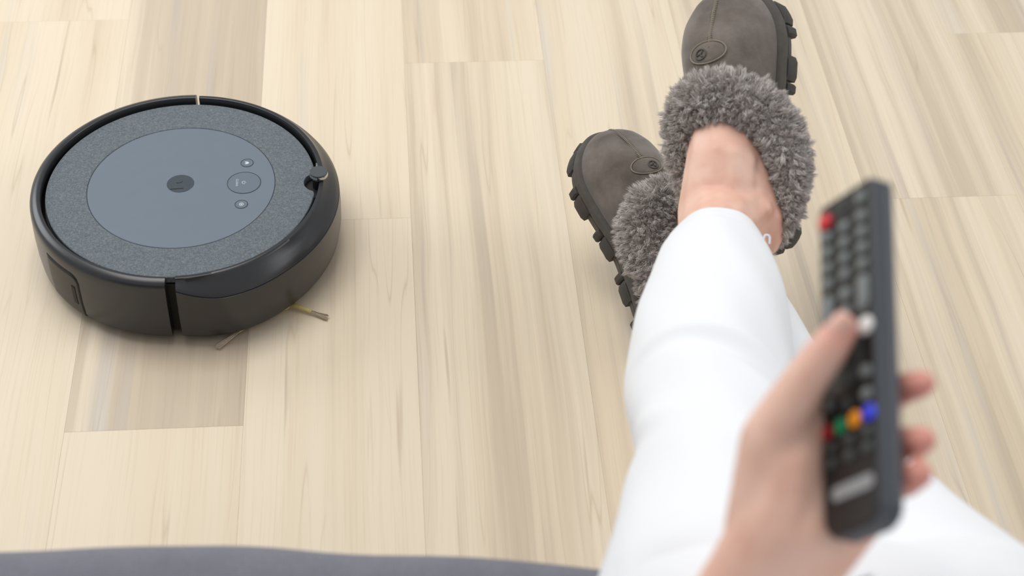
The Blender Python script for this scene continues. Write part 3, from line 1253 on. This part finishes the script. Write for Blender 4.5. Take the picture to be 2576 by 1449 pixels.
MCP = [rp(-0.040, 0.006, -0.030), rp(-0.040, -0.014, -0.034), rp(-0.037, -0.036, -0.033), rp(-0.031, -0.055, -0.029)]
for i, mc in enumerate(MCP):
    w0 = WR + RGT * (-0.010 + 0.007 * i) + (-FWD) * 0.004
    chain([(w0, 0.020), (w0.lerp(mc, 0.5), 0.0165), (mc, 0.0135)])
# heel of the hand on the little-finger side
chain([(WR + RGT * 0.003, 0.020), (hp(-0.023, -0.102, 0.000), 0.019), (rp(-0.022, -0.062, -0.022), 0.016)])
# fingers wrapping round the back of the remote
FING = [
    [MCP[0], rp(-0.012, 0.022, -0.0220), rp(-0.0070, 0.034, -0.0180), rp(-0.0060, 0.044, -0.0165)],
    [MCP[1], rp(-0.006, -0.013, -0.0270), rp(0.0100, -0.0185, -0.0185), rp(0.0245, -0.0205, -0.0185)],
    [MCP[2], rp(-0.006, -0.040, -0.0270), rp(0.0100, -0.0465, -0.0185), rp(0.0240, -0.0490, -0.0180)],
    [MCP[3], rp(-0.006, -0.061, -0.0240), rp(0.0090, -0.0665, -0.0180), rp(0.0215, -0.0655, -0.0170)],
]
FR_ = [(0.0115, 0.0088, 0.0076, 0.0066), (0.0118, 0.0092, 0.0082, 0.0072), (0.0115, 0.0090, 0.0081, 0.0071), (0.0100, 0.0084, 0.0078, 0.0072)]
for pts, rr in zip(FING, FR_):
    chain(list(zip(pts, rr)), 0.25)
# thumb and its muscle
TH = [hp(-0.0455, -0.088, -0.006), hp(-0.0440, -0.043, 0.000), hp(-0.0260, -0.0110, 0.0095), hp(-0.0100, 0.0120, 0.0140)]
chain([(TH[0], 0.0205), (TH[1], 0.0150), (TH[2], 0.0112), (TH[2].lerp(TH[3], 0.6), 0.0102), (TH[3], 0.0080)], 0.25)
chain([(WR + RGT * (-0.010), 0.022), (hp(-0.0400, -0.086, 0.000), 0.0225), (hp(-0.0345, -0.058, 0.000), 0.0180), (hp(-0.026, -0.036, -0.006), 0.0120)])
chain([(hp(-0.030, -0.090, 0.002), 0.020), (hp(-0.0260, -0.066, -0.004), 0.0160)])
# web between thumb and palm
chain([(TH[1], 0.012), (hp(-0.026, -0.026, -0.010), 0.009), (MCP[0], 0.0115)])

body_me = build_blob('body', 0.0022, 10)
co = np.empty(len(body_me.vertices) * 3, np.float32)
body_me.vertices.foreach_get('co', co)
co = co.reshape(-1, 3)
flush = np.zeros(len(co), np.float32)
for pts in FING:
    for p, w, k in ((pts[3], 0.014, 1.0), (pts[2], 0.012, 0.8)):
        d2 = ((co - np.array(p[:])) ** 2).sum(1)
        flush = np.maximum(flush, k * np.exp(-d2 / w ** 2))
d2 = ((co - np.array(TH[3][:])) ** 2).sum(1)
flush = np.maximum(flush, 0.75 * np.exp(-d2 / 0.015 ** 2))
at = body_me.attributes.new('flush', 'FLOAT', 'POINT')
at.data.foreach_set('value', flush)

person = empty('person', Matrix.Translation((0.27, 0.56, 0.0)))
tag(person, 'person in white trousers, ankles crossed, holding a remote in the left hand', 'person')
PINV = Matrix.Translation((-0.27, -0.56, 0.0))


def body_part(name, me, mat, parent=None):
    me.transform(PINV)
    me.materials.clear()
    return link(name, me, mat, parent or person)


body = body_part('body', body_me, M_SKIN)
# thumb nail
tdir = (TH[3] - TH[2]).normalized()
nout = (-FWD * 0.75 + UPV * 0.45 - RGT * 0.45)
nout = (nout - tdir * nout.dot(tdir)).normalized()
nsid = tdir.cross(nout)
bv, bf = [], []
for i in range(9):
    for j in range(9):
        u, v = (i - 4) / 4.0, (j - 4) / 4.0
        wv = 0.0056 * (1 - 0.25 * max(0, v) ** 3)
        p = TH[3] + tdir * (0.0015 + 0.0058 * v * (1 - 0.12 * u * u)) + nsid * (wv * u) + nout * (0.0083 - 0.0032 * u * u - 0.0012 * max(0, v) ** 2)
        bv.append(p[:])
for i in range(8):
    for j in range(8):
        bf.append((i * 9 + j, i * 9 + j + 1, (i + 1) * 9 + j + 1, (i + 1) * 9 + j))
nail = body_part('thumbnail', mesh('thumbnail', bv, bf), M_NAIL, body)
sd = nail.modifiers.new('thick', 'SOLIDIFY')
sd.thickness = 0.0006


# trousers: two sleeves with turned-in hems, joined at the seat
def trouser_leg(path, folds, seed):
    """path: list of (point, radius). Rings run from the hem to the hip."""
    r_ = np.random.default_rng(seed)
    P = np.array([(*p[:], r) for p, r in path])
    C = catmull(P, 16)
    # lining first: run back inside the hem
    pos, rad = C[:, :3], C[:, 3]
    s = np.concatenate([[0], np.cumsum(np.linalg.norm(np.diff(pos, axis=0), axis=1))])
    NS = 96
    V, F = [], []
    ringsP, ringsS, ringsK = [], [], []
    for k in range(6, 0, -1):
        ringsP.append(k)
        ringsK.append('in')
    for k in range(len(pos)):
        ringsP.append(k)
        ringsK.append('out')
    ref = np.array([0, 0, 1.0])
    for k, kind in zip(ringsP, ringsK):
        t = pos[min(k + 1, len(pos) - 1)] - pos[max(k - 1, 0)]
        t /= np.linalg.norm(t)
        a = np.cross(t, ref)
        a /= np.linalg.norm(a)
        b = np.cross(a, t)
        for q in range(NS):
            th = 2 * math.pi * q / NS
            r = rad[k]
            for (s0, th0, wth, ws, amp, slope) in folds:
                dth = (th - th0 + math.pi) % (2 * math.pi) - math.pi
                ds = s[k] - s0 - slope * dth
                r += amp * math.exp(-(dth / wth) ** 2) * (math.exp(-(ds / ws) ** 2) - 0.7 * math.exp(-((ds - 1.8 * ws) / ws) ** 2))
            r += 0.0010 * math.sin(3 * th + 9 * s[k] * 3 + seed) + 0.0006 * math.sin(7 * th - 40 * s[k])
            if k < 5 and kind == 'out':      # hem thickness and stitch line
                r += 0.0006 if s[k] < 0.018 else 0.0
            if kind == 'in':
                r -= 0.0022
            V.append(pos[k] + r * (math.cos(th) * a + math.sin(th) * b))
    for i in range(len(ringsP) - 1):
        for q in range(NS):
            q2 = (q + 1) % NS
            F.append((i * NS + q, i * NS + q2, (i + 1) * NS + q2, (i + 1) * NS + q))
    return V, F


sh_t = (KN_T - AN_T).normalized()
sh_u = (KN_U - AN_U).normalized()
# angle 0 = viewer's right/left axis, pi/2 = top of the leg
leg_t = trouser_leg([(AN_T + sh_t * 0.092, 0.0470), (AN_T + sh_t * 0.125, 0.0540), (AN_T.lerp(KN_T, 0.5), 0.0600), (AN_T.lerp(KN_T, 0.8), 0.0670), (KN_T, 0.0675),
                     (KN_T.lerp(HIP_T, 0.15), 0.0640), (KN_T.lerp(HIP_T, 0.30), 0.0585), (KN_T.lerp(HIP_T, 0.55), 0.0690), (HIP_T, 0.084), (HIP_T.lerp(PEL, 0.6) + Vector((0, -0.03, 0.02)), 0.088)],
                    [(0.290, 1.7, 1.0, 0.010, 0.0055, 0.02), (0.335, 2.5, 0.7, 0.012, -0.0055, 0.03), (0.43, 2.9, 0.5, 0.014, -0.0060, 0.0),
                     (0.46, 1.9, 0.8, 0.016, 0.0025, -0.03), (0.52, 2.7, 0.6, 0.016, -0.0035, 0.0), (0.38, 0.6, 0.6, 0.016, 0.003, 0.04),
                     (0.03, 1.4, 1.2, 0.006, -0.0008, 0.0)], 3)
leg_u = trouser_leg([(AN_U + sh_u * 0.030, 0.0480), (AN_U + sh_u * 0.09, 0.0510), (AN_U.lerp(KN_U, 0.5), 0.0570), (AN_U.lerp(KN_U, 0.8), 0.0610), (KN_U, 0.0640),
                     (KN_U.lerp(HIP_U, 0.3), 0.0670), (KN_U.lerp(HIP_U, 0.6), 0.0740), (HIP_U, 0.085), (HIP_U.lerp(PEL, 0.6) + Vector((0, -0.03, 0.03)), 0.088)],
                    [(0.36, 0.8, 0.8, 0.014, 0.003, 0.02), (0.42, 1.4, 0.9, 0.014, 0.003, -0.02), (0.5, 0.9, 0.7, 0.02, 0.004, 0.02)], 5)
seat_pts = [(HIP_T + Vector((0.0, 0.02, 0)), 0.083), (PEL, 0.100), (HIP_U + Vector((0, 0.02, 0)), 0.084)]
balls = []
chain(seat_pts, 0.25)
for dx in (-0.05, 0, 0.05):
    chain([(PEL + Vector((dx, 0, 0)), 0.098), (PEL.lerp(CHE, 0.3) + Vector((dx, 0, 0)), 0.092)], 0.3)
seat_me = build_blob('seat', 0.008, 4)
sv = np.empty(len(seat_me.vertices) * 3, np.float32)
seat_me.vertices.foreach_get('co', sv)
V, F = join(leg_t, leg_u, (list(sv.reshape(-1, 3)), [tuple(p.vertices) for p in seat_me.polygons]))
trousers = body_part('trousers', mesh('trousers', V, F), M_TROUSER)
tag(trousers, 'white cotton trousers with narrow cropped legs')
# loose thread loop at the hem
LC = AN_T + sh_t * 0.088 + RGT * 0.040 + UPV * 0.010 - FWD * 0.022
ang = [LC, LC + RGT * 0.002 + UPV * 0.006, LC + RGT * 0.006 + UPV * 0.005, LC + RGT * 0.006 - UPV * 0.002]
loop_pts = catmull([p[:] for p in ang], 6)
body_part('thread_loop', mesh('thread_loop', *tube_path(loop_pts, 0.0010, 6)), M_TROUSER, trousers)
# shirt on the trunk (below the picture)
balls = []
for dx in (-0.055, 0, 0.055):
    chain([(PEL.lerp(CHE, 0.22) + Vector((dx * 1.05, 0, 0)), 0.098), (PEL.lerp(CHE, 0.5) + Vector((dx * 0.95, 0, 0)), 0.090), (CHE + Vector((dx * 1.3, 0, 0)), 0.094),
           (CHE + Vector((dx * 1.5, -0.10, 0.075)), 0.078)], 0.3)
chain([(CHE + Vector((-0.08, -0.09, 0.07)), 0.076), (SHO, 0.061), (SHO.lerp(ELB, 0.55), 0.053)], 0.3)
body_part('shirt', build_blob('shirt', 0.007, 4), M_SHIRT)

# ------------------------------------------------------------------ remote control
wW = (RGT * W_.x + UPV * W_.y - FWD * W_.z)
wL = (RGT * L_.x + UPV * L_.y - FWD * L_.z)
wN = (RGT * N_.x + UPV * N_.y - FWD * N_.z)
RM = Matrix(((wW.x, wL.x, wN.x, HAND_O.x), (wW.y, wL.y, wN.y, HAND_O.y), (wW.z, wL.z, wN.z, HAND_O.z), (0, 0, 0, 1)))
remote = empty('remote_control', RM)
tag(remote, 'slim black television remote control held in the hand', 'remote control')
HW, LB, LT = 0.0225, -0.0930, 0.0870


def rr_poly(w, l0, l1, rb, rt, n=8):
    pts = []
    for (cx_, cy_, r, a0) in ((w - rt, l1 - rt, rt, 0), (-w + rt, l1 - rt, rt, 90), (-w + rb, l0 + rb, rb, 180), (w - rb, l0 + rb, rb, 270)):
        for i in range(n + 1):
            a = math.radians(a0 + 90 * i / n)
            pts.append((cx_ + r * math.cos(a), cy_ + r * math.sin(a)))
    return pts


def stack(layers):
    """layers: list of (polygon, z), equal vertex counts, capped both ends"""
    n = len(layers[0][0])
    V, F = [], []
    for poly, z in layers:
        V += [(x, y, z) for x, y in poly]
    F = [tuple(range(n - 1, -1, -1)), tuple(range((len(layers) - 1) * n, len(layers) * n))]
    for k in range(len(layers) - 1):
        for i in range(n):
            j = (i + 1) % n
            F.append((k * n + i, k * n + j, (k + 1) * n + j, (k + 1) * n + i))
    return V, F


V, F = stack([(rr_poly(HW - 0.006, LB + 0.006, LT - 0.004, 0.006, 0.003), -0.0095), (rr_poly(HW - 0.002, LB + 0.002, LT - 0.001, 0.009, 0.004), -0.0080),
              (rr_poly(HW, LB, LT, 0.011, 0.004), -0.0060), (rr_poly(HW, LB, LT, 0.011, 0.004), 0.0045), (rr_poly(HW - 0.0008, LB + 0.0008, LT - 0.0008, 0.0105, 0.0035), 0.0058),
              (rr_poly(HW - 0.0018, LB + 0.0018, LT - 0.0018, 0.010, 0.003), 0.0062)])
rbody = link('shell', sharp(mesh('shell', V, F), 40), M_RBODY, remote)
V, F = stack([(rr_poly(HW - 0.0014, LB + 0.0014, LT - 0.0014, 0.010, 0.003), 0.0060), (rr_poly(HW - 0.0014, LB + 0.0014, LT - 0.0014, 0.010, 0.003), 0.0066),
              (rr_poly(HW - 0.0018, LB + 0.0018, LT - 0.0018, 0.0095, 0.0028), 0.0069)])
link('face_plate', sharp(mesh('face_plate', V, F), 30), M_RFACE, remote)


def rbutton(name, w, l, sx, sy, mat, h=0.0018, round_=0.9):
    r = min(sx, sy) * round_
    base = rr_poly(sx, -sy, sy, r, r, 5)
    V, F = stack([(base, 0.0066), (base, 0.0066 + h * 0.7), ([(x * 0.82, y * 0.82) for x, y in base], 0.0066 + h)])
    me = sharp(mesh(name, V, F), 50)
    o = link(name, me, mat, remote)
    o.location = (w, l, 0)
    return o


tag(rbutton('power_button', -0.0150, 0.0755, 0.0048, 0.0042, M_RED, 0.0026), 'red power button')
rbutton('source_button', 0.0145, 0.0770, 0.0040, 0.0032, M_RBTN)
rbutton('small_button', 0.0, 0.0770, 0.0026, 0.0018, M_RBTN2)
for row in range(4):
    for c3 in range(3):
        rbutton('number_button', (-0.0145, 0.0, 0.0145)[c3], 0.0665 - 0.0088 * row, 0.0040, 0.0030, M_RBTN)
rbutton('mute_button', 0.0, 0.0290, 0.0042, 0.0034, M_RBTN)
rbutton('volume_rocker', -0.0145, 0.0250, 0.0040, 0.0085, M_RBTN)
rbutton('channel_rocker', 0.0145, 0.0250, 0.0044, 0.0092, M_RBTN)
rbutton('list_button', 0.0, 0.0195, 0.0040, 0.0030, M_RBTN)
V, F = annulus(0.0062, 0.0125, 0.0066, 0.0078, n=40, cx=0.001, cy=-0.0075)
link('direction_ring', sharp(mesh('direction_ring', V, F), 40), M_RBTN2, remote)
rbutton('enter_button', 0.001, -0.0075, 0.0054, 0.0054, M_RBTN2, round_=1.0)
tag(rbutton('menu_button', 0.0160, 0.0065, 0.0050, 0.0046, M_WHITE, 0.0022), 'bright white button')
rbutton('tools_button', -0.0150, 0.0070, 0.0040, 0.0032, M_RBTN)
rbutton('return_button', -0.0150, -0.0250, 0.0036, 0.0030, M_RBTN)
rbutton('exit_button', 0.0150, -0.0170, 0.0038, 0.0032, M_RBTN)
rbutton('info_button', 0.0150, -0.0285, 0.0038, 0.0032, M_RBTN)
rbutton('guide_button', -0.0015, -0.0290, 0.0034, 0.0028, M_RBTN2)
for w, mt, nm in ((-0.0172, M_DRED, 'red'), (-0.0062, M_GREEN, 'green'), (0.0055, M_AMBER, 'amber'), (0.0168, M_BLUE, 'blue')):
    tag(rbutton('colour_button', w, -0.0385, 0.0046, 0.0040, mt), nm + ' button')
for w, l in ((-0.0145, -0.0475), (0.0, -0.0475), (0.0145, -0.0475), (-0.0145, -0.0555), (0.0, -0.0555), (0.0145, -0.0555)):
    rbutton('playback_button', w, l, 0.0038, 0.0028, M_RBTN2)
poly = rr_poly(0.0165, -0.0036, 0.0036, 0.0035, 0.0035, 6)
V, F = prism(poly, 0.0068, 0.0071)
lg = link('logo_print', mesh('logo_print', V, F), M_LOGO, remote, smooth=False)
lg.location = (0.002, -0.0715, 0)

# ------------------------------------------------------------------ sofa
sofa = empty('sofa', Matrix.Translation((0.15, 0.30, 0.0)))
tag(sofa, 'slate grey fabric sofa whose front seat edge shows along the bottom', 'sofa')


def soft_slab(name, x0, x1, y0, y1, z0, z1, edge_fun, mat, seed=0, nx=120):
    """cushion with rounded, gently uneven front edge; edge_fun(x) gives the front y"""
    sec = []
    K = 10
    rad = 0.045
    V, F = [], []
    xs = np.linspace(x0, x1, nx)
    for x in xs:
        yf = edge_fun(x)
        ex = min(1.0, min(x - x0, x1 - x) / 0.05)
        rr = math.sqrt(max(0.0, 1 - (1 - ex) ** 2))
        zt = z0 + (z1 - z0) * (0.55 + 0.45 * rr)
        ring = []
        for k in range(K + 1):
            a = math.pi / 2 * k / K
            ring.append((yf - rad + rad * math.sin(a), zt - rad + rad * math.cos(a)))
        for k in range(K + 1):
            a = math.pi / 2 * k / K
            ring.append((yf - rad + rad * math.cos(a), z0 + rad - rad * math.sin(a)))
        for k in range(4):
            ring.append((yf - rad + (y0 - yf + rad) * (k + 1) / 4, z0))
        for k in range(5):
            ring.append((y0, z0 + (zt - z0) * (k + 1) / 6))
        for k in range(14):
            f = k / 14
            y = y0 + (yf - rad - y0) * f
            ring.append((y, zt + 0.012 * math.sin(math.pi * f) + 0.003 * math.sin(7 * x + 9 * y + seed)))
        m = len(ring)
        V += [(x, a, b) for a, b in ring]
    for i in range(nx - 1):
        for j in range(m):
            j2 = (j + 1) % m
            F.append((i * m + j, (i + 1) * m + j, (i + 1) * m + j2, i * m + j2))
    F.append(tuple(range(m)))
    F.append(tuple(range((nx - 1) * m, nx * m)))
    me = mesh(name, V, F)
    me.transform(Matrix.Translation((-0.15, -0.30, 0)))
    return link(name, me, mat, sofa)


EX = [-0.95, -0.6, -0.30, -0.26, -0.20, -0.10, -0.043, 0.037, 0.0876, 0.128, 0.20, 0.30, 0.45, 0.7, 1.2]
EY = [0.722, 0.730, 0.734, 0.7315, 0.7335, 0.7290, 0.7175, 0.7125, 0.7045, 0.6965, 0.682, 0.672, 0.680, 0.70, 0.705]


def front_edge(x):
    # smooth interpolation of the softly wavy edge
    k = np.arange(-2, 3) * 0.012
    return float(np.mean([np.interp(x + d, EX, EY) for d in k])) + 0.021


soft_slab('seat_cushion', -0.92, 1.18, -0.02, 0.7, 0.255, 0.405, front_edge, M_SOFA)
bb = rbox(2.16, 0.64, 0.17, 0.02, 3, (0.13 - 0.15, 0.335 - 0.30, 0.165))
link('base', bb, M_SOFA, sofa)
bk = rbox(2.16, 0.20, 0.46, 0.06, 4, (0.13 - 0.15, -0.12 - 0.30, 0.52))
link('backrest', bk, M_SOFA, sofa)
for sx in (-1, 1):
    link('armrest', rbox(0.16, 0.78, 0.50, 0.05, 4, (0.13 + sx * 1.16 - 0.15, 0.26 - 0.30, 0.33)), M_SOFA, sofa)
    for yy in (-0.05, 0.60):
        V, F = lathe([(0.0001, 0.0), (0.016, 0.0), (0.024, 0.085), (0.0001, 0.085)], 20)
        V = [(x + 0.13 + sx * 1.0 - 0.15, y + yy - 0.30, z) for x, y, z in V]
        link('leg', sharp(mesh('leg', V, F), 40), M_SOFALEG, sofa)
